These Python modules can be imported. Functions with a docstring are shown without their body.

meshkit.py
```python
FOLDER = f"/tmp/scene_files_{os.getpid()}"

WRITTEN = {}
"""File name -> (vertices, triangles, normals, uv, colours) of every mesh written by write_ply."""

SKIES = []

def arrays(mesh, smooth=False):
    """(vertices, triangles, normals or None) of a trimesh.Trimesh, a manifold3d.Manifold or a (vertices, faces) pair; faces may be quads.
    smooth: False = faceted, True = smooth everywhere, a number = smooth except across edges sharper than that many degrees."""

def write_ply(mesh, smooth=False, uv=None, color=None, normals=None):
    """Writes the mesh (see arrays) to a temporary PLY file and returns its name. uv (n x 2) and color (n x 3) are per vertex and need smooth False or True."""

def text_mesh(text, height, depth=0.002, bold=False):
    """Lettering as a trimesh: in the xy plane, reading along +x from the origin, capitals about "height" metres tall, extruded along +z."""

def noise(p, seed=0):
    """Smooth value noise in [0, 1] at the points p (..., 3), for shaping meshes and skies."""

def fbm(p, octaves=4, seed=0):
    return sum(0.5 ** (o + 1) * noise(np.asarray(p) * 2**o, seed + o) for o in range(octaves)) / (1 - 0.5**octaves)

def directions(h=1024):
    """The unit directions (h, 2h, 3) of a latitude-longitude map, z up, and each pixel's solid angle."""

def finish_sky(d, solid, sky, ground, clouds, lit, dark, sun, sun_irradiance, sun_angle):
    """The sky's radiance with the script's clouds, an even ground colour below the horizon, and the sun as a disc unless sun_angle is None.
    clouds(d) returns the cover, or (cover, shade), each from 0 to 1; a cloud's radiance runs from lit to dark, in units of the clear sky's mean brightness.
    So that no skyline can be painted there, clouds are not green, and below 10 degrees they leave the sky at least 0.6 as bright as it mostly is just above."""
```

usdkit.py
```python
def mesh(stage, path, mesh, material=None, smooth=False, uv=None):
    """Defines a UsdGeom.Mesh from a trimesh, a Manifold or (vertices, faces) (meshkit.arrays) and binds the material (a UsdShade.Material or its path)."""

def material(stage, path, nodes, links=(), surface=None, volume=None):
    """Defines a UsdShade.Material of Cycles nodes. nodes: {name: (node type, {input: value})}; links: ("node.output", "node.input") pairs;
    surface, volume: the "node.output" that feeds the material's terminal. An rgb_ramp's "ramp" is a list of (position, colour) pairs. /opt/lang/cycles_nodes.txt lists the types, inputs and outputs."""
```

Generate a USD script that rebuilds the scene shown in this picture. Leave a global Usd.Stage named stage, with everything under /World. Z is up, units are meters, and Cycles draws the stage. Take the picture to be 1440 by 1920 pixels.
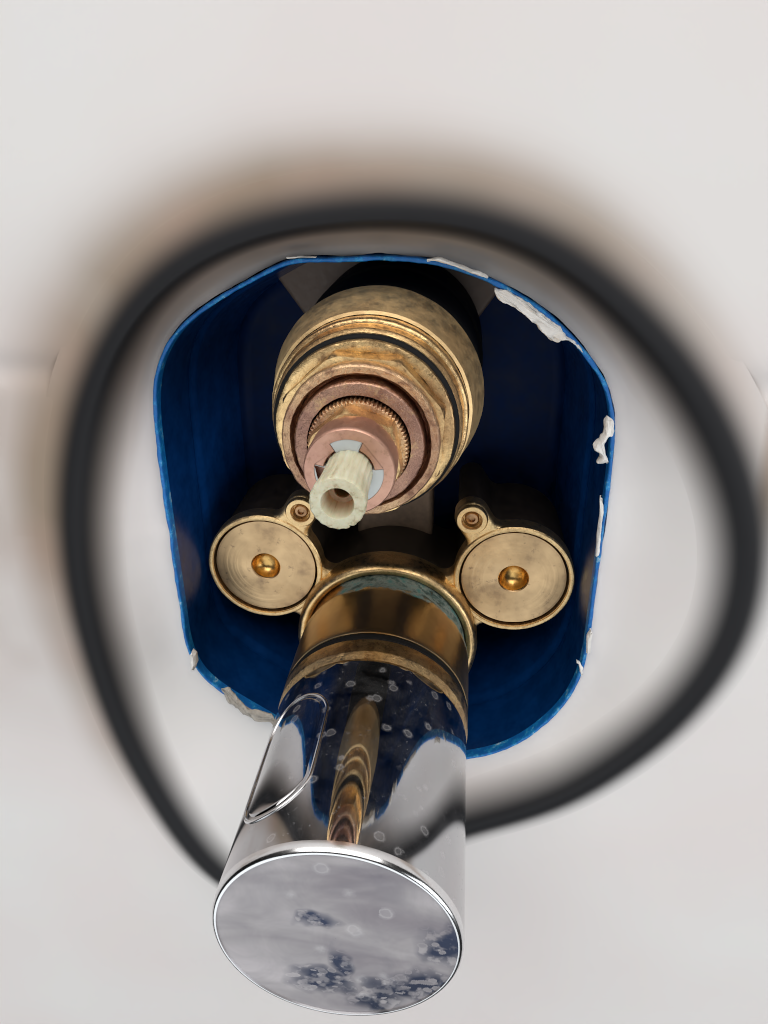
import math, numpy as np, trimesh, usdkit, meshkit
from pxr import Usd, UsdGeom, UsdLux, UsdShade, Gf, Sdf, Vt
from scipy.interpolate import CubicSpline
from scipy.ndimage import gaussian_filter1d
from shapely.geometry import Polygon, Point, LineString
from shapely.ops import unary_union

stage = Usd.Stage.CreateInMemory()
UsdGeom.SetStageUpAxis(stage, UsdGeom.Tokens.z)
UsdGeom.SetStageMetersPerUnit(stage, 1.0)
UsdGeom.Xform.Define(stage, '/World')
UsdGeom.Scope.Define(stage, '/World/Looks')
U = 0.09            # one design unit in metres (the handle's diameter is about 0.54 of it)

# ------------------------------------------------------------------ camera
cam = UsdGeom.Camera.Define(stage, '/World/camera')
right = np.array([0.99453182, 0.10438172, -0.00330275])
up = np.array([-0.04338437, 0.44171291, 0.89610686])
fwd = np.array([-0.09499605, 0.8910635, -0.44382608])
cpos = np.array([0.2133, -1.88, 1.034]) * U
M = Gf.Matrix4d(*right, 0, *up, 0, *(-fwd), 0, *cpos, 1)
cam.AddTransformOp().Set(M)
cam.CreateHorizontalApertureAttr(36.0); cam.CreateVerticalApertureAttr(48.0)
cam.CreateFocalLengthAttr(35.0); cam.CreateClippingRangeAttr(Gf.Vec2f(0.005, 50))
cam.CreateExposureAttr(0.0)

# ------------------------------------------------------------------ lamps (unseen soft area lights added as room light and bounce)
def rect_lamp(name, pos, target, w, h, power, color):
    l = UsdLux.RectLight.Define(stage, '/World/' + name)
    l.CreateWidthAttr(w); l.CreateHeightAttr(h); l.CreateIntensityAttr(power); l.CreateColorAttr(Gf.Vec3f(*color))
    p, t = np.array(pos, float), np.array(target, float)
    z = (p - t) / np.linalg.norm(p - t)
    x = np.cross([0, 0, 1.0] if abs(z[2]) < .95 else [0, 1.0, 0], z); x /= np.linalg.norm(x)
    y = np.cross(z, x)
    l.AddTransformOp().Set(Gf.Matrix4d(*x, 0, *y, 0, *z, 0, *p, 1))
    return l
rect_lamp('ceiling_lamp', (-0.05, -0.62, 1.0), (-0.05, -0.52, 0), 1.5, 1.15, 3.2, (1.0, 0.97, 0.94))
rect_lamp('side_fill', (1.35, -0.85, -0.15), (0, 0, -0.05), 0.9, 1.1, 3.6, (0.95, 0.98, 1.0))  # unseen fill light added on the right
rect_lamp('front_fill', (-0.4, -1.35, -0.75), (0, 0, -0.1), 2.3, 2.0, 1.32, (0.93, 0.97, 1.0))  # large added fill standing in for bounce from the room

# ------------------------------------------------------------------ materials
def mat(name, nodes, links, surface='p.BSDF'):
    return usdkit.material(stage, '/World/Looks/' + name, nodes, links, surface=surface)

def simple(name, color, rough=.5, metallic=0.0, scale=40, var=.12, bump=.0, rvar=.1, **kw):
    c = np.array(color)
    nodes = {'geo': ('geometry', {}), 'n': ('noise_texture', {'scale': scale / U, 'detail': 5.0, 'roughness': .6}),
             'r': ('rgb_ramp', {'ramp': [(.3, tuple(c * (1 - var))), (.7, tuple(np.minimum(c * (1 + var), 1)))]}),
             'm': ('map_range', {'from_min': .3, 'from_max': .7, 'to_min': max(rough - rvar, .02), 'to_max': rough + rvar}),
             'p': ('principled_bsdf', {'metallic': metallic, **kw})}
    links = [('geo.position', 'n.vector'), ('n.fac', 'r.fac'), ('r.color', 'p.base_color'), ('n.fac', 'm.value'), ('m.result', 'p.roughness')]
    if bump:
        nodes['b'] = ('bump', {'strength': bump, 'distance': .004 * U})
        links += [('n.fac', 'b.height'), ('b.normal', 'p.normal')]
    return mat(name, nodes, links)

def brass(name, bright, dark, rough=.28, tarnish=(.30, .17, .10), amount=.5, fine=60, bump=.25):
    """worn brass: large tone patches, small tarnish flecks, bright scratches in the roughness"""
    return mat(name, {
        'geo': ('geometry', {}),
        'n1': ('noise_texture', {'scale': 7 / U, 'detail': 4.0, 'roughness': .6, 'distortion': .6}),
        'r1': ('rgb_ramp', {'ramp': [(.35, dark), (.62, bright)]}),
        'n2': ('noise_texture', {'scale': fine / U, 'detail': 6.0, 'roughness': .7}),
        'r2': ('rgb_ramp', {'ramp': [(.54, (0, 0, 0)), (.66, (amount,) * 3)]}),
        'mx': ('mix', {'color2': tarnish}),
        'rr': ('map_range', {'from_min': .3, 'from_max': .7, 'to_min': rough - .08, 'to_max': rough + .14}),
        'b': ('bump', {'strength': bump, 'distance': .006 * U}),
        'p': ('principled_bsdf', {'metallic': 1.0})},
        [('geo.position', 'n1.vector'), ('geo.position', 'n2.vector'), ('n1.fac', 'r1.fac'), ('n2.fac', 'r2.fac'), ('r2.color', 'mx.fac'),
         ('r1.color', 'mx.color1'), ('mx.color', 'p.base_color'), ('n2.fac', 'rr.value'), ('rr.result', 'p.roughness'), ('n2.fac', 'b.height'), ('b.normal', 'p.normal')])

BR = brass('brass', (.84, .60, .30), (.68, .45, .21), .30, amount=.35)
BR_CAST = brass('cast_brass', (.88, .64, .33), (.74, .52, .26), .36, amount=.3, fine=90, bump=.35)
BR_SATIN = brass('satin_brass', (.97, .71, .37), (.82, .57, .29), .46, amount=.12, fine=30, bump=.15)
BR_DARK = brass('tarnished_brass', (.42, .25, .13), (.30, .17, .09), .26, amount=.4, fine=40, bump=.15)
BR_PINK = brass('pink_brass', (.74, .50, .29), (.42, .235, .16), .32, tarnish=(.24, .13, .09), amount=.8, fine=34, bump=1.2)
BR_PURPLE = brass('purple_tarnished_brass', (.46, .27, .19), (.23, .12, .10), .30, tarnish=(.72, .50, .26), amount=.7, fine=30, bump=1.0)
BR_WORN = brass('worn_brass', (.86, .60, .29), (.50, .31, .15), .28, tarnish=(.22, .13, .07), amount=.8, fine=35, bump=.5)
COPPER = brass('copper_face', (.58, .34, .25), (.44, .24, .19), .42, amount=.35, fine=60, bump=.15)
GOLD = simple('gold_brass', (.76, .47, .16), .32, 1.0, scale=20, var=.2, rvar=.06)
BROWN = simple('dull_bronze', (.24, .17, .12), .5, 0.3, scale=40, var=.2)
BLACK = simple('black_rubber', (.006, .006, .0065), .7, 0.0, scale=60, var=.3, specular_ior_level=.2)
STEMMAT = simple('ivory_plastic', (.58, .55, .39), .42, 0.0, scale=14, var=.10, bump=.15, subsurface_weight=.15, subsurface_scale=.02 * U)
STEMMAT = mat('stained_ivory_plastic', {
    'geo': ('geometry', {}), 'map': ('mapping', {'scale': (70 / U, 5 / U, 70 / U)}), 'n': ('noise_texture', {'scale': 1.0, 'detail': 4.0, 'roughness': .65}),
    'n2': ('noise_texture', {'scale': 9 / U, 'detail': 4.0}),
    'r': ('rgb_ramp', {'ramp': [(.30, (.36, .31, .19)), (.42, (.56, .53, .37)), (.6, (.63, .61, .46))]}),
    'r2': ('rgb_ramp', {'ramp': [(.35, (.80, .78, .70)), (.6, (1, 1, 1))]}), 'mx': ('mix', {'mix_type': 'multiply', 'fac': 1.0}),
    'b': ('bump', {'strength': .3, 'distance': .003 * U}), 'p': ('principled_bsdf', {'roughness': .45, 'subsurface_weight': .15, 'subsurface_scale': .02 * U})},
    [('geo.position', 'map.vector'), ('map.vector', 'n.vector'), ('geo.position', 'n2.vector'), ('n.fac', 'r.fac'), ('n2.fac', 'r2.fac'), ('r.color', 'mx.color1'), ('r2.color', 'mx.color2'),
     ('mx.color', 'p.base_color'), ('n.fac', 'b.height'), ('b.normal', 'p.normal')])
CLIPMAT = simple('pale_grey_plastic', (.50, .53, .53), .45, 0.0, scale=20, var=.06)
PLASTER = simple('white_plaster', (.78, .76, .73), .85, 0.0, scale=30, var=.07, bump=.6)
BLUE = simple('shaded_blue_plastic', (.0006, .030, .135), .28, 0.0, scale=12, var=.25, rvar=.07, bump=.06, specular_ior_level=.35)  # base colour darkened for the shade inside the box
BLUE_BACK = simple('deep_shade_blue_plastic', (.0006, .012, .060), .6, 0.0, scale=12, var=.3, rvar=.1, specular_ior_level=.15)  # darker copy of the blue, shade of the deep back put into its colour
BLUE_RIM = mat('cut_blue_plastic', {
    'geo': ('geometry', {}), 'n': ('noise_texture', {'scale': 26 / U, 'detail': 6.0, 'roughness': .75}),
    'r': ('rgb_ramp', {'ramp': [(.0, (.0, .10, .36)), (.50, (.0, .13, .45)), (.60, (.01, .26, .58)), (.67, (.35, .52, .66)), (.75, (.70, .72, .72))]}),
    'b': ('bump', {'strength': .6, 'distance': .006 * U}),
    'p': ('principled_bsdf', {'roughness': .45})},
    [('geo.position', 'n.vector'), ('n.fac', 'r.fac'), ('r.color', 'p.base_color'), ('n.fac', 'b.height'), ('b.normal', 'p.normal')])

def wall_nodes():
    nodes = {'geo': ('geometry', {}), 'uv': ('attribute', {'attribute': 'st'}), 'sx': ('separate_xyz', {}),
             'n': ('noise_texture', {'scale': 1.2 / U, 'detail': 2.0}),
             'w': ('rgb_ramp', {'ramp': [(.35, (.745, .695, .68)), (.65, (.755, .735, .72))]}),
             'n2': ('noise_texture', {'scale': 3.0 / U, 'detail': 1.0}),
             'br': ('rgb_ramp', {'ramp': [(.35, (.37, .265, .205)), (.65, (.31, .24, .18))]}),
             'mx': ('mix', {})}
    links = [('geo.position', 'n.vector'), ('geo.position', 'n2.vector'), ('n.fac', 'w.fac'), ('n2.fac', 'br.fac'), ('uv.vector', 'sx.vector'),
             ('sx.x', 'mx.fac'), ('w.color', 'mx.color1'), ('br.color', 'mx.color2')]
    return nodes, links
n_, l_ = wall_nodes()
n_['p'] = ('principled_bsdf', {'roughness': .65, 'specular_ior_level': .25})
n_['k'] = ('mix', {'color2': (.012, .016, .022)})
WALL = mat('stained_white_wall', n_, l_ + [('sx.y', 'k.fac'), ('mx.color', 'k.color1'), ('k.color', 'p.base_color')])
n_, l_ = wall_nodes()
n_['p'] = ('principled_bsdf', {'roughness': .65, 'specular_ior_level': .25})
n_['k'] = ('mix', {'color2': (.012, .012, .014)})
SEAL = mat('black_foam_seal', n_, l_ + [('sx.y', 'k.fac'), ('mx.color', 'k.color1'), ('k.color', 'p.base_color')])

# chrome: mirror metal with limescale spots and a faint film
def chrome(name, film, film_color, spot_scale, spot_amt, rough=.045, mcol=(.54, .54, .555)):
    nodes = {
        'geo': ('geometry', {}), 'uv': ('attribute', {'attribute': 'st'}), 'sx': ('separate_xyz', {}),
        'n': ('noise_texture', {'scale': 9 / U, 'detail': 5.0, 'roughness': .65, 'distortion': .8}),
        'nf': ('noise_texture', {'scale': 70 / U, 'detail': 4.0, 'roughness': .7}),
        'wv': ('vector_math', {'math_type': 'scale', 'scale': .012 * U}),
        'wa': ('vector_math', {'math_type': 'add'}),
        'v': ('voronoi_texture', {'scale': spot_scale / U, 'feature': 'f1', 'randomness': 1.0}),
        'sr': ('rgb_ramp', {'ramp': [(.0, (.34,) * 3), (.15, (.28,) * 3), (.20, (.62,) * 3), (.25, (.22,) * 3), (.33, (0, 0, 0))]}),
        'hz': ('separate_xyz', {}),
        'sel': ('map_range', {'from_min': .36, 'from_max': .40, 'to_min': 0.0, 'to_max': 1.0, 'clamp': True}),
        'sp': ('math', {'math_type': 'multiply'}),
        'spa': ('math', {'math_type': 'multiply', 'value2': spot_amt}),
        'fr': ('map_range', {'from_min': .35, 'from_max': .7, 'to_min': film[0], 'to_max': film[1], 'clamp': True}),
        'mk': ('math', {'math_type': 'multiply'}),
        'mx': ('math', {'math_type': 'maximum', 'use_clamp': True}),
        'fs': ('map_range', {'from_min': .60, 'from_max': .70, 'to_min': 0.0, 'to_max': .30, 'clamp': True}), 'fm': ('map_range', {'from_min': .42, 'from_max': .58, 'to_min': 0.0, 'to_max': 1.0, 'clamp': True}),
        'fx': ('math', {'math_type': 'multiply'}), 'mx2': ('math', {'math_type': 'maximum', 'use_clamp': True}),
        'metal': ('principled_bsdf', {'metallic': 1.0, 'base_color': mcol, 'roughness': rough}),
        'lime': ('principled_bsdf', {'roughness': .45}),
        'mp': ('mapping', {'rotation': (0, .6, 0), 'scale': (.8, 1, 2.4)}),
        'nl': ('noise_texture', {'scale': 3.4 / U, 'detail': 3.0, 'roughness': .5, 'distortion': .5}),
        'lsp': ('math', {'math_type': 'multiply', 'value2': .75}), 'lmx': ('mix', {'color2': (.62, .60, .61)}),
        'lr': ('rgb_ramp', {'ramp': [(.32, tuple(np.array(film_color) * [.62, .60, .64])), (.5, tuple(np.array(film_color) * .95)), (.66, tuple(np.array(film_color) * 1.3))]}),
        'mixs': ('mix_closure', {})}
    links = [('geo.position', 'n.vector'), ('geo.position', 'nf.vector'), ('geo.position', 'mp.vector'), ('mp.vector', 'nl.vector'), ('nl.fac', 'lr.fac'), ('lr.color', 'lmx.color1'), ('sp.value', 'lsp.value1'), ('lsp.value', 'lmx.fac'), ('lmx.color', 'lime.base_color'), ('nf.color', 'wv.vector1'), ('geo.position', 'wa.vector1'), ('wv.vector', 'wa.vector2'),
             ('wa.vector', 'v.vector'), ('v.distance', 'sr.fac'), ('v.color', 'hz.vector'), ('hz.x', 'sel.value'), ('sr.color', 'sp.value1'), ('sel.result', 'sp.value2'),
             ('sp.value', 'spa.value1'), ('n.fac', 'fr.value'), ('uv.vector', 'sx.vector'), ('fr.result', 'mk.value1'), ('sx.x', 'mk.value2'),
             ('mk.value', 'mx.value1'), ('spa.value', 'mx.value2'), ('nf.fac', 'fs.value'), ('n.fac', 'fm.value'), ('fs.result', 'fx.value1'), ('fm.result', 'fx.value2'), ('mx.value', 'mx2.value1'), ('fx.value', 'mx2.value2'), ('mx2.value', 'mixs.fac'), ('metal.BSDF', 'mixs.closure1'), ('lime.BSDF', 'mixs.closure2')]
    return mat(name, nodes, links, surface='mixs.closure')
CHROME = chrome('spotted_chrome', (.0, .05), (.50, .50, .51), 20, .45)
CHROME_FACE = chrome('limescaled_chrome_dark_reflections', (.80, 1.0), (.40, .375, .385), 15, .35, .24, (.035, .046, .085))  # dark blue metal colour paints dark reflections into the blotches
CHROME_CLEAN = simple('clean_chrome', (.80, .80, .81), .20, 1.0, scale=20, var=.03, rvar=.02)

# ------------------------------------------------------------------ helpers
used = {}
def path_of(name, parent):
    base = (parent.GetPath().pathString if parent is not None else '/World') + '/' + name
    k = used.get(base, 0); used[base] = k + 1
    return base if k == 0 else f'{base}_{k:03d}'

def tag(prim, label=None, category=None, group=None, kind=None):
    for k, v in (('label', label), ('category', category), ('group', group), ('kind', kind)):
        if v: prim.SetCustomDataByKey(k, v)
    return prim

def thing(name, label, category, origin):
    x = UsdGeom.Xform.Define(stage, path_of(name, None))
    x.AddTranslateOp().Set(Gf.Vec3d(*(np.array(origin) * U)))
    p = x.GetPrim(); tag(p, label, category)
    p_origin[p.GetPath()] = np.array(origin, float)
    return p
p_origin = {}

def obj(name, mesh, material, parent=None, smooth=35, uv=None):
    """mesh in design units at its place in the scene; written relative to its thing's origin"""
    if isinstance(mesh, trimesh.Trimesh): v, f = np.array(mesh.vertices), np.array(mesh.faces)
    else: v, f = np.array(mesh[0], float), np.array(mesh[1])
    if parent is not None:
        top = Sdf.Path('/'.join(parent.GetPath().pathString.split('/')[:3]))
        v = v - p_origin.get(top, 0)
    if f.shape[1] == 4: f = np.vstack([f[:, [0, 1, 2]], f[:, [0, 2, 3]]])
    return usdkit.mesh(stage, path_of(name, parent), trimesh.Trimesh(v * U, f, process=False), material, smooth=smooth, uv=uv).GetPrim()

def Y(h): return h - 1.88           # distance from the camera's plane -> y (wall's rim plane is y = 0)

def grid_faces(nu, nv, wrap_u=True, flip=False):
    i = np.arange(nu if wrap_u else nu - 1); j = np.arange(nv - 1)
    I, J = np.meshgrid(i, j, indexing='ij'); I2 = (I + 1) % nu
    q = np.stack([I * nv + J, I2 * nv + J, I2 * nv + J + 1, I * nv + J + 1], -1).reshape(-1, 4)
    return q[:, ::-1] if flip else q

def lathe(profile, cx, cz, n=160, rough=0.0, seed=0, radial=None, sub=6):
    """profile [(radius, h)] listed from the back to the front, turned round the axis along y"""
    pr = [np.array(profile[0], float)]
    for a, b in zip(profile[:-1], profile[1:]):
        k = max(1, int(np.hypot(b[0] - a[0], b[1] - a[1]) / .02)) if sub else 1
        for t in range(1, k + 1): pr.append(np.array(a) + (np.array(b) - np.array(a)) * t / k)
    pr = np.array(pr); th = np.linspace(0, 2 * np.pi, n, endpoint=False)
    R, T = np.broadcast_to(pr[:, 0], (n, len(pr))).copy(), np.broadcast_to(th[:, None], (n, len(pr)))
    if radial is not None: R = radial(R, T, np.broadcast_to(pr[:, 1], R.shape))
    P = np.stack([R * np.cos(T), np.broadcast_to(Y(pr[:, 1]), R.shape), R * np.sin(T)], -1)
    if rough:
        d = meshkit.fbm(P * 22 + seed * 7.3, 3, seed) - .5
        d2 = meshkit.fbm(P * 70 + seed * 3.1, 2, seed + 9) - .5
        s = rough * (d + .4 * d2) * 2
        P[..., 0] += s * np.cos(T); P[..., 2] += s * np.sin(T); P[..., 1] -= s * .6
    P[..., 0] += cx; P[..., 2] += cz
    m = trimesh.Trimesh(P.reshape(-1, 3), np.vstack([(q := grid_faces(n, len(pr), flip=True))[:, [0, 1, 2]], q[:, [0, 2, 3]]]), process=False)
    return m

def resample(pts, n):
    p = np.vstack([pts, pts[:1]]); s = np.r_[0, np.cumsum(np.hypot(*np.diff(p, axis=0).T))]
    t = np.linspace(0, s[-1], n, endpoint=False)
    return np.c_[np.interp(t, s, p[:, 0]), np.interp(t, s, p[:, 1])]

def ccw(p):
    x, y = p.T; return p if np.sum(x * np.roll(y, -1) - y * np.roll(x, -1)) > 0 else p[::-1]

def normals2(p, s=1.0):
    t = np.roll(p, -1, 0) - np.roll(p, 1, 0); n = np.c_[t[:, 1], -t[:, 0]]
    return n / np.linalg.norm(n, axis=1, keepdims=True)

def loft(rings, cap_first=False, cap_last=False):
    """rings: list of (points xz ccw, y). Consecutive rings joined; the order goes from back to front for an outer side"""
    n = len(rings[0][0]); V = np.array([np.c_[p[:, 0], np.full(n, y) if np.ndim(y) == 0 else y, p[:, 1]] for p, y in rings])
    V = V.transpose(1, 0, 2).reshape(-1, 3)
    q = grid_faces(n, len(rings), flip=True)
    F = [q[:, [0, 1, 2]], q[:, [0, 2, 3]]]
    for on, k, fl in ((cap_first, 0, True), (cap_last, len(rings) - 1, False)):
        if on:
            pv, pf = trimesh.creation.triangulate_polygon(Polygon(rings[k][0]), engine='earcut')
            # match to ring vertices
            from scipy.spatial import cKDTree
            idx = cKDTree(rings[k][0]).query(pv)[1]
            f = idx[pf] * len(rings) + k
            F.append(f[:, ::-1] if fl else f)
    m = trimesh.Trimesh(V, np.vstack(F), process=False)
    return m

def fix(m):
    m.fix_normals(); return m

def bevel_prism(poly, h_front, h_back, c=.012, n=300, wob=0.0, seed=1):
    p = ccw(resample(np.array(poly.exterior.coords)[:-1], n)); nn = normals2(p)
    rings = [(p, Y(h_back))]
    for a in np.linspace(0, np.pi / 2, 5):
        rings.append((p - nn * c * (1 - np.cos(a)), Y(h_front) + c * (1 - np.sin(a))))
    return fix(loft(rings, True, True))



# ------------------------------------------------------------------ outlines measured in the wall plane
rim_q = np.array([(-.231,-.137),(-.189,-.134),(-.105,-.131),(-.030,-.137),(.032,-.157),(.089,-.186),(.132,-.218),(.171,-.258),(.197,-.295),(.212,-.344),(.2175,-.399),
                  (.2185,-.474),(.219,-.554),(.2195,-.629),(.2205,-.699),(.217,-.772),(.197,-.841),(.158,-.902),(.107,-.950),(.048,-.977),(-.03,-.994),(-.115,-1.0),(-.20,-.988),(-.262,-.96),(-.314,-.924),
                  (-.382,-.877),(-.430,-.828),(-.446,-.780),(-.4488,-.714),(-.449,-.611),(-.449,-.515),(-.448,-.425),(-.446,-.366),(-.440,-.317),(-.423,-.270),(-.395,-.232),(-.353,-.199),(-.306,-.172),(-.268,-.153)])
X0, Z0 = -.2133, -1.034
def closed_spline(p, n):
    p = np.vstack([p, p[:1]]); s = np.r_[0, np.cumsum(np.hypot(*np.diff(p, axis=0).T))]
    return CubicSpline(s, p, bc_type='periodic')(np.linspace(0, s[-1], n, endpoint=False))
rim = ccw(resample(closed_spline(rim_q * 1.88 - [X0, Z0], 2000), 720))
rim = gaussian_filter1d(rim, 3, axis=0, mode='wrap')
rim_n = normals2(rim)

ring_h = 1.80
ring_q = np.array([(-.105,-.081),(-.18,-.086),(-.257,-.099),(-.368,-.14),(-.463,-.226),(-.527,-.324),(-.576,-.452),(-.598,-.557),(-.609,-.70),(-.602,-.826),(-.579,-.993),(-.534,-1.145),(-.464,-1.308),
                   (-.37,-1.40),(-.25,-1.385),(-.12,-1.27),(-.02,-1.17),(.075,-1.118),(.182,-1.066),(.278,-.974),(.379,-.834),(.405,-.77),(.429,-.698),(.434,-.629),(.427,-.544),(.408,-.466),(.37,-.393),(.312,-.299),(.242,-.226),(.166,-.16),(.062,-.101),(-.02,-.084)])
ring = ccw(resample(closed_spline(ring_q * ring_h - [X0, Z0], 2000), 720))
ring = gaussian_filter1d(ring, 14, axis=0, mode='wrap')

# ------------------------------------------------------------------ wall with its opening
TH = np.linspace(-np.pi, np.pi, 720, endpoint=False)
def polar(p):
    th = np.arctan2(p[:, 1], p[:, 0]); o = np.argsort(th)
    return np.interp(TH, th[o], np.hypot(*p.T)[o], period=2 * np.pi)
r_in, r_ring = polar(rim), polar(ring)
def stain(x, z, d):
    """brown residue left on the wall outside the seal: d = distance outside the seal"""
    th = np.degrees(np.arctan2(z, x))
    P = np.stack([x * 2.2, z * 2.2, np.zeros_like(x)], -1)
    n = meshkit.fbm(P + 11, 3, 3)
    ang = np.interp(th, [-180, -165, -140, -125, -90, -20, 0, 20, 38, 60, 90, 120, 150, 165, 180], [.85, .8, .5, .1, 0, 0, .0, .3, .5, .8, .9, .8, .8, .9, .85])
    wid = np.interp(th, [-180, -150, 20, 60, 90, 120, 150, 180], [.15, .10, .05, .07, .085, .11, .16, .16])
    halo = ang * np.exp(-np.maximum(d - .09, 0) ** 2 / (wid ** 2)) * (d > -.12) * np.clip((d + .12) / .12, 0, 1)
    sm = lambda a, b, v: np.clip((v - a) / (b - a), 0, 1) ** 2 * (3 - 2 * np.clip((v - a) / (b - a), 0, 1))
    left = .85 * (1 - sm(-1.12, -.86, x)) * sm(-.85, -.15, z) * (1 - sm(.44, .52, z)) * np.clip(n * 2.2 - .35, .25, 1)
    right = .9 * sm(.92, .99, x) * sm(.02, .25, z) * (1 - sm(.45, .52, z))
    return np.clip(np.maximum(np.maximum(halo * np.clip(.75 + .9 * n, 0, 1.2), left), right), 0, 1)
def painted_shade(x, z, d):
    """grey painted for the shade and blur between the seal and the top of the box"""
    th = np.degrees(np.arctan2(z, x))
    a = np.interp(th, [-180, 15, 40, 60, 110, 140, 165, 180], [.04, .0, .22, .52, .56, .34, .12, .04])
    n = meshkit.fbm(np.stack([x * 4, z * 4, 0 * x], -1), 3, 77)
    return a * np.clip(-d / .03, 0, 1) * (.75 + .5 * n)
def wall_y(x, z, t_in, d, joint=1.0):
    """t_in 0 at the opening .. 1 at the seal; d distance outside the seal"""
    y = -.075 + .0 * x
    k = np.clip((t_in - .12) / .88, 0, 1)
    y = np.where(d < 0, .014 - .089 * k * k * (3 - 2 * k), y)
    joint = joint * np.where(d < 0, np.clip((t_in - .25) * 2, 0, 1), 1.0)
    return y + joint * np.exp(-((z - .50) / .04) ** 2) * .012 + .003 * (meshkit.fbm(np.stack([x * 3, z * 3, 0 * x], -1), 2, 5) - .5)
ts = np.r_[np.linspace(0, 1, 34), 1 + np.linspace(0, 1, 30)[1:] ** 1.6 * .9, np.geomspace(2.0, 14, 22)]
C, S = np.cos(TH)[:, None], np.sin(TH)[:, None]
jag = .010 * (meshkit.fbm(np.stack([np.cos(TH) * 9, np.sin(TH) * 9, 0 * TH], -1), 4, 8) - .42)
rin = (r_in + .002 + np.maximum(jag, -.004))[:, None]; rr = r_ring[:, None]
Rw = np.where(ts[None] <= 1, rin + (rr - rin) * ts[None], rr * 1.0 + (ts[None] - 1) * 1.0)
xw, zw = Rw * C, Rw * S
yw = wall_y(xw, zw, np.broadcast_to(ts[None], xw.shape), Rw - rr)
Vw = np.stack([xw, yw, zw], -1).reshape(-1, 3)
stw = np.c_[stain(xw, zw, Rw - rr).ravel(), painted_shade(xw, zw, Rw - rr).ravel()]
# reveal of the opening going back beside the box
w = obj('wall', (Vw, grid_faces(720, len(ts))), WALL, smooth=True, uv=stw)
tag(w, 'white plastered and tiled wall with brown residue around the round opening', 'wall', kind='structure')
rv = np.array([[rin[:, 0] * C[:, 0], yw[:, 0] + k * .12, rin[:, 0] * S[:, 0]] for k in range(3)]).transpose(2, 0, 1).reshape(-1, 3)
obj('opening_reveal', (rv, grid_faces(720, 3, flip=True)), PLASTER, w)

# ------------------------------------------------------------------ loose black foam seal lying round the opening
ns = 41
sv = np.linspace(-1, 1, ns); half = .13
rn = normals2(ring)
dense = gaussian_filter1d(rn, 4, axis=0, mode='wrap'); dense /= np.linalg.norm(dense, axis=1, keepdims=True)
gap = np.interp(np.arctan2(ring[:, 1], ring[:, 0]), TH, r_ring - r_in, period=2 * np.pi)
half_in = gaussian_filter1d(np.minimum(half, gap - .012), 12, mode='wrap')[:, None]
across = np.where(sv[None] < 0, sv[None] * half_in, sv[None] * half)
xs = ring[:, None, 0] + dense[:, None, 0] * across; zs = ring[:, None, 1] + dense[:, None, 1] * across
rin2 = np.interp(np.arctan2(zs, xs).ravel(), TH, rin[:, 0], period=2 * np.pi).reshape(xs.shape)
rad = np.hypot(xs, zs); rg = np.interp(np.arctan2(zs, xs).ravel(), TH, r_ring, period=2 * np.pi).reshape(xs.shape)
ys = wall_y(xs, zs, (rad - rin2) / np.maximum(rg - rin2, .01), rad - rg, 0.0) + .0007 - .036 * np.maximum(np.cos(sv * np.pi / 2), 0)[None] ** 3.0
xa = np.abs(across) / np.where(sv[None] < 0, half_in / half, 1.0)
fade = np.clip((.120 - xa) / .104, 0, 1); fade = fade * fade * (3 - 2 * fade)
sts = np.stack([stain(xs, zs, rad - rg), np.maximum(fade, painted_shade(xs, zs, rad - rg))], -1).reshape(-1, 2)
ro = obj('sealing_ring', (np.stack([xs, ys, zs], -1).reshape(-1, 3), grid_faces(720, ns)), SEAL, smooth=True, uv=sts)
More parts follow.
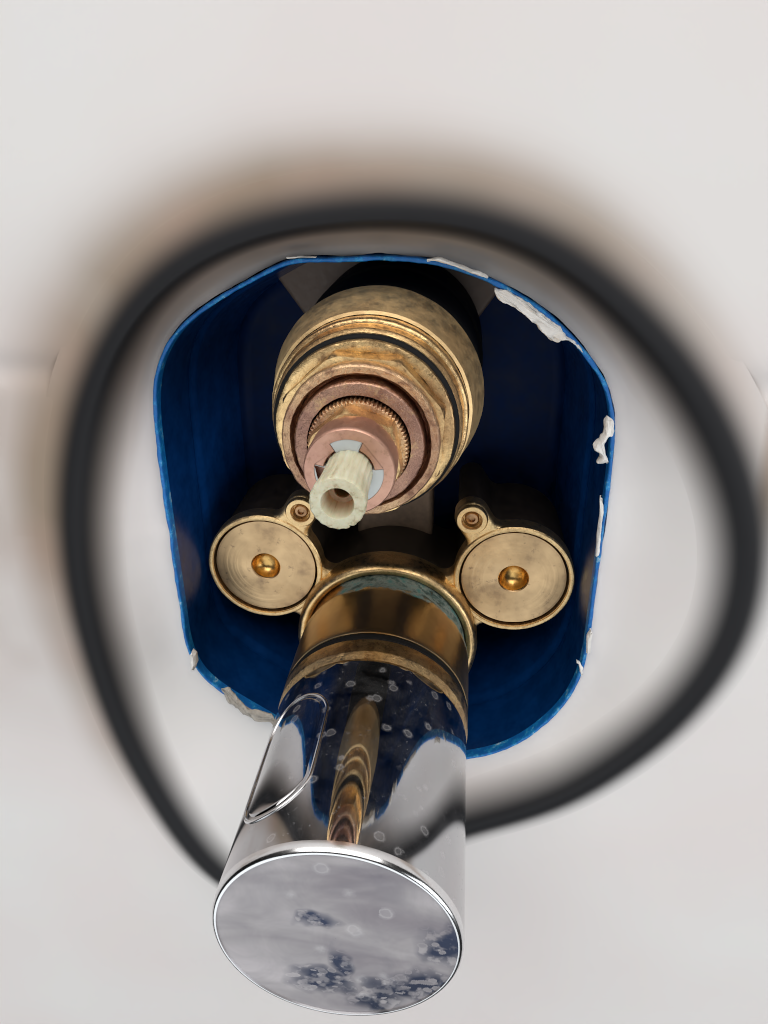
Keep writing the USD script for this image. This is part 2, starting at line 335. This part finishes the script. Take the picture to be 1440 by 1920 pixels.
tag(ro, 'large black foam sealing ring on the white wall, encircling the blue box', 'sealing ring')

# ------------------------------------------------------------------ blue box set in the wall
box = thing('flush_box', 'blue plastic flush-mounting box with ragged cut rim, set in the wall', 'flush box', (0, 0, 0))
edge = .012 * (meshkit.fbm(np.stack([rim[:, 0] * 14, rim[:, 1] * 14, 0 * rim[:, 0]], -1), 4, 21) - .5)
nick = np.clip(meshkit.noise(np.stack([rim[:, 0] * 7, rim[:, 1] * 7, 0 * rim[:, 0]], -1), 33) - .72, 0, 1) * .05
off = .004 * (meshkit.fbm(np.stack([rim[:, 0] * 30, rim[:, 1] * 30, 0 * rim[:, 0]], -1), 3, 41) - .5)[:, None] * rim_n
inner = rim - rim_n * .011
obj('rim', fix(loft([(rim + off * .5, Y(1.95)), (rim + off, edge + nick), (rim + off - rim_n * .003, edge + nick - .003), (inner - off + rim_n * .003, edge + nick - .003), (inner - off, edge + nick), (inner, .012), (inner, .03)])), BLUE_RIM, box, smooth=50)
hl = 2.14
ir = [(inner + .0008 * rim_n, .028)]
for h in np.linspace(1.96, hl - .01, 6): ir.append((inner + rim_n * .0008 - rim_n * .010 * (h - 1.92), Y(h)))
led = inner - rim_n * .002
side = loft(ir + [(led - rim_n * (.012 * (1 - math.cos(math.pi * t)) / 2 + .0012), Y(hl - .012 + .05 * t)) for t in np.linspace(.0, 1, 9)] + [(led - rim_n * (.0132 + .03 * t), Y(hl + .04 + .33 * t)) for t in np.linspace(.1, 1, 7)])
side.invert()
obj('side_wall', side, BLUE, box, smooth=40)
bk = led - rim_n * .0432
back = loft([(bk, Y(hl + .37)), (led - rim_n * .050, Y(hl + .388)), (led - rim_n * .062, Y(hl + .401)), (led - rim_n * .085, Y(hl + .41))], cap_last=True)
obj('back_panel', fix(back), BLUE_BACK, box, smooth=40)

def turned(name, cx, cz):
    """brass faced on a lathe: the grain runs in circles, so light gathers in radial wedges"""
    return mat(name, {
        'geo': ('geometry', {}), 'sub': ('vector_math', {'math_type': 'subtract', 'vector2': (cx * U, 0, cz * U)}),
        'tan': ('vector_math', {'math_type': 'cross_product', 'vector2': (0, 1, 0)}), 'nrm': ('vector_math', {'math_type': 'normalize'}),
        'n': ('noise_texture', {'scale': 9 / U, 'detail': 5.0, 'roughness': .6}),
        'r': ('rgb_ramp', {'ramp': [(.32, (.40, .27, .16)), (.45, (.58, .40, .22)), (.7, (.66, .46, .25))]}),
        'm': ('map_range', {'from_min': .3, 'from_max': .7, 'to_min': .48, 'to_max': .32}),
        'len': ('vector_math', {'math_type': 'length'}), 'ln': ('math', {'math_type': 'multiply', 'value2': 160 / U}),
        'rings': ('noise_texture', {'dimensions': '1D', 'scale': 1.0, 'detail': 3.0}), 'b': ('bump', {'strength': .10, 'distance': .004 * U}),
        'n3': ('noise_texture', {'scale': 26 / U, 'detail': 5.0, 'roughness': .7}), 'sp': ('rgb_ramp', {'ramp': [(.60, (0, 0, 0)), (.70, (.7, .7, .7))]}),
        'mx': ('mix', {'color2': (.20, .13, .09)}),
        'p': ('principled_bsdf', {'metallic': 1.0, 'anisotropic': .75})},
        [('geo.position', 'sub.vector1'), ('sub.vector', 'tan.vector1'), ('tan.vector', 'nrm.vector1'), ('nrm.vector', 'p.tangent'),
         ('geo.position', 'n.vector'), ('n.fac', 'r.fac'), ('geo.position', 'n3.vector'), ('n3.fac', 'sp.fac'), ('sp.color', 'mx.fac'), ('r.color', 'mx.color1'), ('mx.color', 'p.base_color'), ('n.fac', 'm.value'), ('m.result', 'p.roughness'),
         ('sub.vector', 'len.vector1'), ('len.value', 'ln.value1'), ('ln.value', 'rings.w'), ('rings.fac', 'b.height'), ('b.normal', 'p.normal')])
# ------------------------------------------------------------------ valve body (brass casting)
HZ, CZ, DZ, DX = -.481, .447, -.238, .4105
valve = thing('mixer_valve', 'brass mixer valve casting with two round blanked ports inside the blue box', 'valve', (0, Y(2.4), 0))
plate = unary_union([Point(-DX, DZ).buffer(.194, 48), Point(DX, DZ).buffer(.194, 48), Point(0, HZ).buffer(.297, 64)])
for s, ex in ((-1, -.278), (1, .266)):
    plate = plate.union(LineString([(ex, -.024), (ex + s * .06, -.12)]).buffer(.054, 24))
plate = plate.buffer(.035, 24).buffer(-.035, 24).buffer(-.012, 24).buffer(.012, 24)
import manifold3d as m3
bp = bevel_prism(plate, 2.10, 2.155, .016, 700)
mf = m3.Manifold(m3.Mesh(np.array(bp.vertices, np.float32), np.array(bp.faces, np.uint32)))
for x, z, r in ((-DX, DZ, .1765), (DX, DZ, .1765), (-.278, -.024, .028), (.266, -.024, .028)):
    mf = mf - m3.Manifold.cylinder(.12, r, r, 96).rotate([-90, 0, 0]).translate([x, Y(2.10) - .02, z])
mm = mf.to_mesh(); bp = trimesh.Trimesh(mm.vert_properties[:, :3], mm.tri_verts, process=True)
assert len(bp.faces) > 3000
obj('body', bp, BR_CAST, valve, smooth=40)
obj('body_skirt', bevel_prism(plate.buffer(-.010), 2.1552, 2.46, .002, 500), simple('dark_bronze', (.035, .027, .020), .5, 0.3, scale=30, var=.3), valve, smooth=40)  # sides behind the plate, much darker than its front
# collar round the lower outlet
obj('collar', lathe([(.270, 2.12), (.3045, 2.12), (.3045, 2.072), (.302, 2.058), (.296, 2.047), (.288, 2.042), (.279, 2.043), (.271, 2.049), (.266, 2.058), (.264, 2.075), (.264, 2.11)], 0, HZ, 200, .0015, 3), BR, valve)
for s in (-1, 1):
    pl = obj('blanking_plug', lathe([(.172, 2.139), (.1705, 2.113), (.168, 2.108), (.06, 2.1065), (.050, 2.1075), (.047, 2.111), (.046, 2.13)], s * DX, DZ, 128, .0006, 5 + s), turned('turned_brass' + ('' if s < 0 else '_right'), s * DX, DZ), valve)
    obj('dimple', lathe([(.0462, 2.112), (.043, 2.128), (.034, 2.142), (.018, 2.149), (.0001, 2.151)], s * DX, DZ, 64, .004, 8 + s), GOLD, pl)
    obj('port_rim', lathe([(.1775, 2.12), (.1780, 2.101), (.1795, 2.097), (.184, 2.0955), (.1895, 2.096), (.1935, 2.100), (.1945, 2.112)], s * DX, DZ, 160, .0008, 2 + s), BR_CAST, valve)
for ex in (-.278, .266):
    lug = obj('lug', lathe([(.050, 2.11), (.050, 2.095), (.046, 2.089), (.033, 2.089), (.029, 2.094), (.027, 2.12), (.0001, 2.12)], ex, -.024, 64, .001, 4), BR_CAST, valve)
    obj('lug_screw', lathe([(.022, 2.119), (.022, 2.104), (.018, 2.100), (.010, 2.099), (.008, 2.108), (.0001, 2.108)], ex, -.024, 32, .002, 6), BR_DARK, lug)
# web between the two ports and the upper outlet, and its back plate
web = Polygon([(-.13, .36), (.13, .36), (.135, -.26), (-.135, -.26)])
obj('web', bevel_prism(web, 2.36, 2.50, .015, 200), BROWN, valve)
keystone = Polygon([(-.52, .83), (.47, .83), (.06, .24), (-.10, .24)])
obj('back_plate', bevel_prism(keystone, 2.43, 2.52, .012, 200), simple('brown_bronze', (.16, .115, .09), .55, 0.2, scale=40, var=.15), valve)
obj('cartridge_housing', lathe([(.275, 2.44), (.275, 2.20), (.266, 2.19), (.263, 1.90), (.255, 1.89), (.20, 1.89)], 0, CZ, 160), BLACK, valve)
# lower sleeve carrying the handle, with patina
SLEEVE = mat('patinated_sleeve', {
    'geo': ('geometry', {}), 'sx': ('separate_xyz', {}),
    'n1': ('noise_texture', {'scale': 5 / U, 'detail': 5.0, 'roughness': .6}),
    'r1': ('rgb_ramp', {'ramp': [(.35, (.60, .40, .21)), (.55, (.74, .52, .26)), (.68, (.84, .61, .31))]}),
    'n2': ('noise_texture', {'scale': 22 / U, 'detail': 6.0, 'roughness': .7}),
    # band near the collar, wider to the right and on top
    'yb': ('map_range', {'range_type': 'smoothstep', 'from_min': Y(1.92) * U, 'from_max': Y(2.00) * U, 'to_min': 0.0, 'to_max': 1.0, 'clamp': True}),
    'xb': ('map_range', {'range_type': 'smoothstep', 'from_min': -.20 * U, 'from_max': -.08 * U, 'to_min': 0.0, 'to_max': 1.0, 'clamp': True}),
    'nn': ('map_range', {'from_min': .25, 'from_max': .6, 'to_min': .15, 'to_max': 1.25}),
    'm1': ('math', {'math_type': 'multiply'}), 'm2': ('math', {'math_type': 'multiply'}),
    'sh': ('map_range', {'range_type': 'smoothstep', 'from_min': .28, 'from_max': .55, 'to_min': 0.0, 'to_max': 1.0, 'clamp': True}),
    'pc': ('rgb_ramp', {'ramp': [(.34, (.02, .03, .03)), (.43, (.08, .14, .13)), (.52, (.26, .30, .27)), (.64, (.07, .24, .23))]}),
    'met': ('principled_bsdf', {'metallic': 1.0, 'roughness': .30}), 'pat': ('principled_bsdf', {'roughness': .6}),
    'b': ('bump', {'strength': .5, 'distance': .008 * U}), 'mix': ('mix_closure', {})},
    [('geo.position', 'n1.vector'), ('geo.position', 'n2.vector'), ('geo.position', 'sx.vector'), ('sx.y', 'yb.value'), ('sx.x', 'xb.value'), ('n1.fac', 'r1.fac'),
     ('n2.fac', 'nn.value'), ('yb.result', 'm1.value1'), ('xb.result', 'm1.value2'), ('m1.value', 'm2.value1'), ('nn.result', 'm2.value2'), ('m2.value', 'sh.value'),
     ('n2.fac', 'pc.fac'), ('r1.color', 'met.base_color'), ('pc.color', 'pat.base_color'), ('n2.fac', 'b.height'), ('b.normal', 'pat.normal'),
     ('sh.result', 'mix.fac'), ('met.BSDF', 'mix.closure1'), ('pat.BSDF', 'mix.closure2')], surface='mix.closure')
obj('outlet_sleeve', lathe([(.263, 2.13), (.263, 2.01), (.268, 1.985), (.2755, 1.965), (.2765, 1.94), (.2765, 1.729), (.274, 1.724), (.262, 1.722)], 0, HZ, 220, .0008, 12), SLEEVE, valve)

# ------------------------------------------------------------------ control handle (chrome)
handle = thing('control_handle', 'chrome cylindrical control handle with oval push button, spotted with limescale, below the brass cartridge', 'handle', (0, Y(1.65), HZ))
RC = .272
def tube_uv(m, val): return np.c_[np.full(len(m.vertices), val), np.zeros(len(m.vertices))]
hb = lathe([(.262, 1.605), (.270, 1.603), (RC, 1.598), (RC, 1.023)], 0, HZ, 256, 0, sub=6)
obj('chrome_shell', hb, CHROME, handle, smooth=True, uv=tube_uv(hb, 1.0))
obj('end_bevel', lathe([(RC, 1.024), (.2718, 1.016), (.2709, 1.009), (.2690, 1.003), (.2655, .999), (.262, .9975), (.2592, .998), (.2585, 1.003)], 0, HZ, 256), CHROME_CLEAN, handle)
obj('gold_band', lathe([(.250, 1.70), (.272, 1.696), (.2755, 1.69), (.2755, 1.640), (.2745, 1.636), (.2675, 1.612), (.26, 1.611)], 0, HZ, 220, .0004, 31), BR_WORN, handle)
obj('black_seal', lathe([(.268, 1.722), (.274, 1.719), (.2762, 1.709), (.274, 1.699), (.268, 1.696)], 0, HZ, 160), BLACK, handle)
# end face with limescale; the map also paints dark blue reflections as blotches
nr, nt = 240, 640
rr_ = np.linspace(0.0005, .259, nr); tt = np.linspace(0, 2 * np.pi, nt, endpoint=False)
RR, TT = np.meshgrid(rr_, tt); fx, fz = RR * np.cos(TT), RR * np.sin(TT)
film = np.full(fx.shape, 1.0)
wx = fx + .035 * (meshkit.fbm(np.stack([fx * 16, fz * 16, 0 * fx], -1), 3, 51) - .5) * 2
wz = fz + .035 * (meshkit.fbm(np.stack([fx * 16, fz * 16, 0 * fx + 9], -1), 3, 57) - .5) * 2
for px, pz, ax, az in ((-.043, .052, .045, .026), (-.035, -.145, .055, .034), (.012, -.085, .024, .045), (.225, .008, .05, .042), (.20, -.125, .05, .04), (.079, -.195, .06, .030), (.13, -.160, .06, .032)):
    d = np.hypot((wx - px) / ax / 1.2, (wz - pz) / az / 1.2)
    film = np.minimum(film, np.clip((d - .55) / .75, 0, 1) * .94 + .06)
for k in range(170):                        # dried drops left standing in the dark blotches
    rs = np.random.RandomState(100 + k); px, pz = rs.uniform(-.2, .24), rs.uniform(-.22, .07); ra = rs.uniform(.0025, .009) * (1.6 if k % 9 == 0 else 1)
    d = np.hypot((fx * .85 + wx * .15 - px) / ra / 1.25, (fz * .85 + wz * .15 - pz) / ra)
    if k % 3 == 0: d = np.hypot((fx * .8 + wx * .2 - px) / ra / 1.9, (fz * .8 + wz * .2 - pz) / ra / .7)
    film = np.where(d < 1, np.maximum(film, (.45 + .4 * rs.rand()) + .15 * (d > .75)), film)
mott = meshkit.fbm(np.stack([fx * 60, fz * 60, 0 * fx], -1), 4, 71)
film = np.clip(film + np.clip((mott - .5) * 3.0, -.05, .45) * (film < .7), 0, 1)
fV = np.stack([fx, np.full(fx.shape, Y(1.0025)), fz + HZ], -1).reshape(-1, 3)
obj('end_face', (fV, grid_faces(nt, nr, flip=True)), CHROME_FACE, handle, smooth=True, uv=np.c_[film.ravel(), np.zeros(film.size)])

# oval push button on the upper left of the handle
def on_tube(s, h, lift):
    ph = s / RC + math.radians(-38.5)
    return np.stack([(RC + lift) * np.sin(ph), Y(h), HZ + (RC + lift) * np.cos(ph)], -1)
na, nb = 160, 22
al = np.linspace(0, 2 * np.pi, na, endpoint=False)
hw, hh = .103, .192
ox = hw * np.cos(al); oy = np.where(np.sin(al) >= 0, 1, -1) * (hh - hw) * np.minimum(1, np.abs(np.sin(al)) * 6) + hw * np.sin(al)
rho = np.r_[np.linspace(.001, .93, nb - 7), np.linspace(.94, 1.0, 7)]
S2, H2 = ox[:, None] * rho * .95, 1.308 - oy[:, None] * rho * .97
e = np.clip((rho - .93) / .07, 0, 1)[None]
lift = .004 + .045 * ((S2 / hw) ** 2) * -.12 - .012 * e ** 2 + 0 * H2
bt = obj('push_button', (on_tube(S2, H2, lift).reshape(-1, 3), grid_faces(na, nb)), CHROME, handle, smooth=True, uv=np.c_[np.full(na * nb, .6), np.zeros(na * nb)])
ng = 12; ga = np.linspace(0, 2 * np.pi, ng, endpoint=False)
onr = normals2(np.c_[ox, oy])
rb = .0046
GS = ox[:, None] + onr[:, :1] * rb * np.cos(ga); GH = 1.308 - (oy[:, None] + onr[:, 1:] * rb * np.cos(ga))
gm = on_tube(GS, GH, .0008 + .7 * rb * np.sin(ga)[None] + 0 * GS)
gf = np.array([[i * ng + j, ((i + 1) % na) * ng + j, ((i + 1) % na) * ng + (j + 1) % ng, i * ng + (j + 1) % ng] for i in range(na) for j in range(ng)])
gm_ = trimesh.Trimesh(gm.reshape(-1, 3), np.vstack([gf[:, :3], gf[:, [0, 2, 3]]]), process=False); gm_.fix_normals()
obj('button_frame', gm_, CHROME_CLEAN, handle, smooth=True)

# ------------------------------------------------------------------ cartridge
cart = thing('valve_cartridge', 'stepped brass valve cartridge with serrated ring and ivory plastic spindle, above the chrome handle', 'valve cartridge', (0, Y(1.85), CZ))
obj('sleeve', lathe([(.255, 1.91), (.268, 1.905), (.2738, 1.864), (.2712, 1.857), (.2435, 1.715), (.236, 1.712)], 0, CZ, 256, .0008, 2), BR_SATIN, cart, smooth=8)
obj('collar', lathe([(.232, 1.72), (.2345, 1.712), (.2355, 1.680), (.2340, 1.672), (.2305, 1.669), (.2255, 1.668), (.2215, 1.655), (.2205, 1.643), (.2225, 1.637), (.221, 1.630), (.215, 1.622), (.206, 1.620)], 0, CZ, 256, .0016, 7), BR_WORN, cart)
obj('o_ring', lathe([(.200, 1.628), (.208, 1.6265), (.2135, 1.620), (.215, 1.612), (.2125, 1.605), (.206, 1.601), (.198, 1.601)], 0, CZ, 200), BLACK, cart)
obj('threaded_ring', lathe([(.200, 1.606), (.2055, 1.604), (.2065, 1.598), (.2040, 1.591), (.1990, 1.589), (.192, 1.588), (.180, 1.588)], 0, CZ, 256, .0018, 11), BR_WORN, cart)
def ngon(nside, ap, r0=0.0):
    def f(R, T, H):
        t = np.mod(T + r0, 2 * np.pi / nside) - np.pi / nside
        return np.minimum(R, ap / np.cos(t) + np.maximum(0, R * 0))
    return f
obj('octagon_nut', lathe([(.193, 1.60), (.193, 1.548), (.188, 1.540), (.165, 1.538)], 0, CZ, 256, .0012, 13, ngon(8, .179, .45)), BR_WORN, cart)
obj('pink_ring', lathe([(.170, 1.565), (.1745, 1.553), (.175, 1.519), (.1735, 1.512), (.170, 1.509), (.156, 1.511), (.152, 1.516), (.150, 1.545)], 0, CZ, 256, .0022, 17), BR_PINK, cart)
obj('inner_ring', lathe([(.152, 1.548), (.1435, 1.542), (.1425, 1.500), (.141, 1.493), (.1375, 1.490), (.1135, 1.489), (.1125, 1.491), (.112, 1.53)], 0, CZ, 256, .002, 19), BR_PURPLE, cart)
def teeth(R, T, H):
    k = np.abs(np.mod(T * 72 / (2 * np.pi), 1) * 2 - 1)
    return np.where(R > .1, R - .0065 * k * (R > .103), R)
obj('serrated_ring', lathe([(.110, 1.528), (.110, 1.522), (.110, 1.478), (.1085, 1.472), (.102, 1.470), (.088, 1.470)], 0, CZ, 72 * 8, .0004, 23, teeth), BR_PINK, cart, smooth=25)
obj('hexagon_nut', lathe([(.104, 1.475), (.104, 1.432), (.098, 1.420), (.085, 1.418)], 0, CZ, 240, .0008, 29, ngon(6, .0915, .35)), BR_WORN, cart)
obj('end_ring', lathe([(.086, 1.43), (.0925, 1.424), (.0935, 1.356), (.0922, 1.349), (.0895, 1.3465), (.070, 1.3462), (.069, 1.348), (.069, 1.375), (.045, 1.375)], 0, CZ, 200, .0006, 31), COPPER, cart)
def sector(r0, r1, a0, a1, hf, hb, n=24):
    a = np.radians(np.linspace(a0, a1, n))
    p = np.vstack([np.c_[r1 * np.cos(a), r1 * np.sin(a)], np.c_[r0 * np.cos(a[::-1]), r0 * np.sin(a[::-1])]])
    return bevel_prism(Polygon(p + [0, CZ]), hf, hb, .002, 120)
for a0, a1 in ((66, 122), (168, 214), (-62, 8)):
    obj('clip_tab', sector(.046, .0725, a0, a1, 1.3475, 1.376), CLIPMAT, cart)
for a0, a1 in ((122, 168), (214, 298), (8, 66)):
    obj('face_land', sector(.0515, .0715, a0, a1, 1.3462, 1.376), COPPER, cart)
def ribs(R, T, H):
    k = np.cos(T * 20)
    return np.where((R > .04), R + .0011 * np.clip(k * 1.6, -1, 1) * .45 - .004 * (np.exp(-((np.mod(T + 1.15, 2 * np.pi)) / .09) ** 2)) * (H < 1.26), R)
sp = obj('spindle', lathe([(.047, 1.375), (.0475, 1.29), (.0495, 1.25), (.0520, 1.232), (.0530, 1.212), (.0522, 1.205), (.050, 1.203), (.0315, 1.203), (.0298, 1.206), (.027, 1.245), (.0255, 1.262), (.016, 1.264), (.0155, 1.268)], 0, CZ, 240, .0003, 37, ribs), STEMMAT, cart, smooth=40)
obj('bore', lathe([(.0158, 1.265), (.0150, 1.33), (.0001, 1.332)], 0, CZ, 48), simple('brown_bore', (.26, .19, .09), .5, 0, var=.3), sp)  # bore in a darker brown than the spindle

# ------------------------------------------------------------------ plaster left on the rim
LUMPS = {
    'a': (1.868, [(0.279, 0.719), (0.315, 0.712), (0.363, 0.686), (0.413, 0.656), (0.446, 0.633), (0.468, 0.607), (0.498, 0.586), (0.516, 0.562), (0.504, 0.566), (0.471, 0.599), (0.457, 0.599), (0.447, 0.587), (0.431, 0.589), (0.413, 0.608), (0.383, 0.63), (0.37, 0.649), (0.349, 0.662), (0.317, 0.677), (0.294, 0.693), (0.284, 0.708)]),
    'b': (1.85, [(0.588, 0.406), (0.603, 0.393), (0.608, 0.354), (0.596, 0.353), (0.592, 0.331), (0.596, 0.304), (0.608, 0.282), (0.58, 0.275), (0.577, 0.28), (0.582, 0.294), (0.578, 0.308), (0.563, 0.314), (0.562, 0.325), (0.576, 0.344), (0.583, 0.366), (0.583, 0.388)]),
    'c': (1.85, [(-0.602, -0.415), (-0.59, -0.427), (-0.59, -0.462), (-0.601, -0.486), (-0.611, -0.458)]),
    'd': (1.866, [(0.597, -0.373), (0.608, -0.375), (0.619, -0.396), (0.619, -0.422), (0.61, -0.41), (0.605, -0.385)]),
    'e': (1.855, [(0.6, 0.181), (0.611, 0.152), (0.617, 0.001), (0.606, -0.005), (0.603, 0.103)]),
    'g': (1.853, [(0.624, -0.25), (0.631, -0.33), (0.618, -0.333), (0.614, -0.273)]),
    'h': (1.85, [(-0.523, -0.556), (-0.495, -0.547), (-0.476, -0.575), (-0.438, -0.63), (-0.363, -0.651), (-0.338, -0.687), (-0.42, -0.681), (-0.482, -0.634)]),
    'i': (1.85, [(-0.221, 0.786), (-0.183, 0.789), (-0.145, 0.787), (-0.147, 0.784), (-0.183, 0.785), (-0.219, 0.781)]),
    'j': (1.85, [(0.118, 0.782), (0.145, 0.791), (0.191, 0.777), (0.242, 0.759), (0.269, 0.745), (0.266, 0.74), (0.238, 0.75), (0.188, 0.768), (0.141, 0.78)]),
}
def lump(name, key, label, thick, material=PLASTER, wob=.006):
    h, p = LUMPS[key]
    pg = Polygon(p).buffer(.003).buffer(-.003)
    if pg.geom_type != 'Polygon': pg = max(pg.geoms, key=lambda g: g.area)
    q = ccw(resample(np.array(pg.exterior.coords)[:-1], 220)); q = gaussian_filter1d(q, 1.6, axis=0, mode='wrap'); nn = normals2(q)
    cen = np.array(pg.representative_point().coords[0])
    rings = [(q - nn * .002, Y(h) + thick), (q, Y(h) + thick * .4)]
    for d, dy in ((.0015, .15), (.004, -.05), (.007, -.2), (.011, -.4), (.016, -.55), (.022, -.65)):
        g = pg.buffer(-d)
        if g.is_empty or g.geom_type != 'Polygon' or len(rings) > 8: break
        rings.append((q - nn * d, Y(h) + thick * dy))
    m = loft(rings, True, True); m = fix(m).subdivide().subdivide()
    v = m.vertices; v = v + wob * (np.stack([meshkit.fbm(v * 30 + k * 5.1, 4, 60 + k) for k in range(3)], -1) - .5) * [1, 1.6, 1]
    o = obj(name, trimesh.Trimesh(v, m.faces, process=False), material, smooth=True)
    return tag(o, label, 'plaster')
GREY_PLASTER = simple('dirty_plaster', (.40, .37, .33), .85, 0, scale=30, var=.3, bump=.6)
lump('plaster_lump', 'a', 'large ragged white plaster lump hanging inside the upper right of the blue rim', .035, wob=.02)
lump('plaster_lump', 'b', 'forked white plaster lump stuck on the right side of the blue rim', .03, wob=.016)
lump('plaster_lump', 'c', 'small white plaster dab on the lower left corner of the blue rim', .025)
lump('plaster_lump', 'd', 'tiny curled plaster flake inside the lower right of the blue rim', .012)
lump('plaster_strip', 'e', 'thin white plaster strip on the right rim just below the forked lump', .02)
lump('plaster_strip', 'g', 'short plaster strip on the right rim above the tiny curled flake', .02)
lump('plaster_strip', 'h', 'dirty grey plaster strip along the bottom left rim, beside the chrome handle', .008, GREY_PLASTER, wob=.016)
lump('plaster_strip', 'i', 'thin white plaster sliver on the rim, left of the top', .02, wob=.004)
lump('plaster_strip', 'j', 'thin white plaster crust on the rim, right of the top', .02, wob=.008)
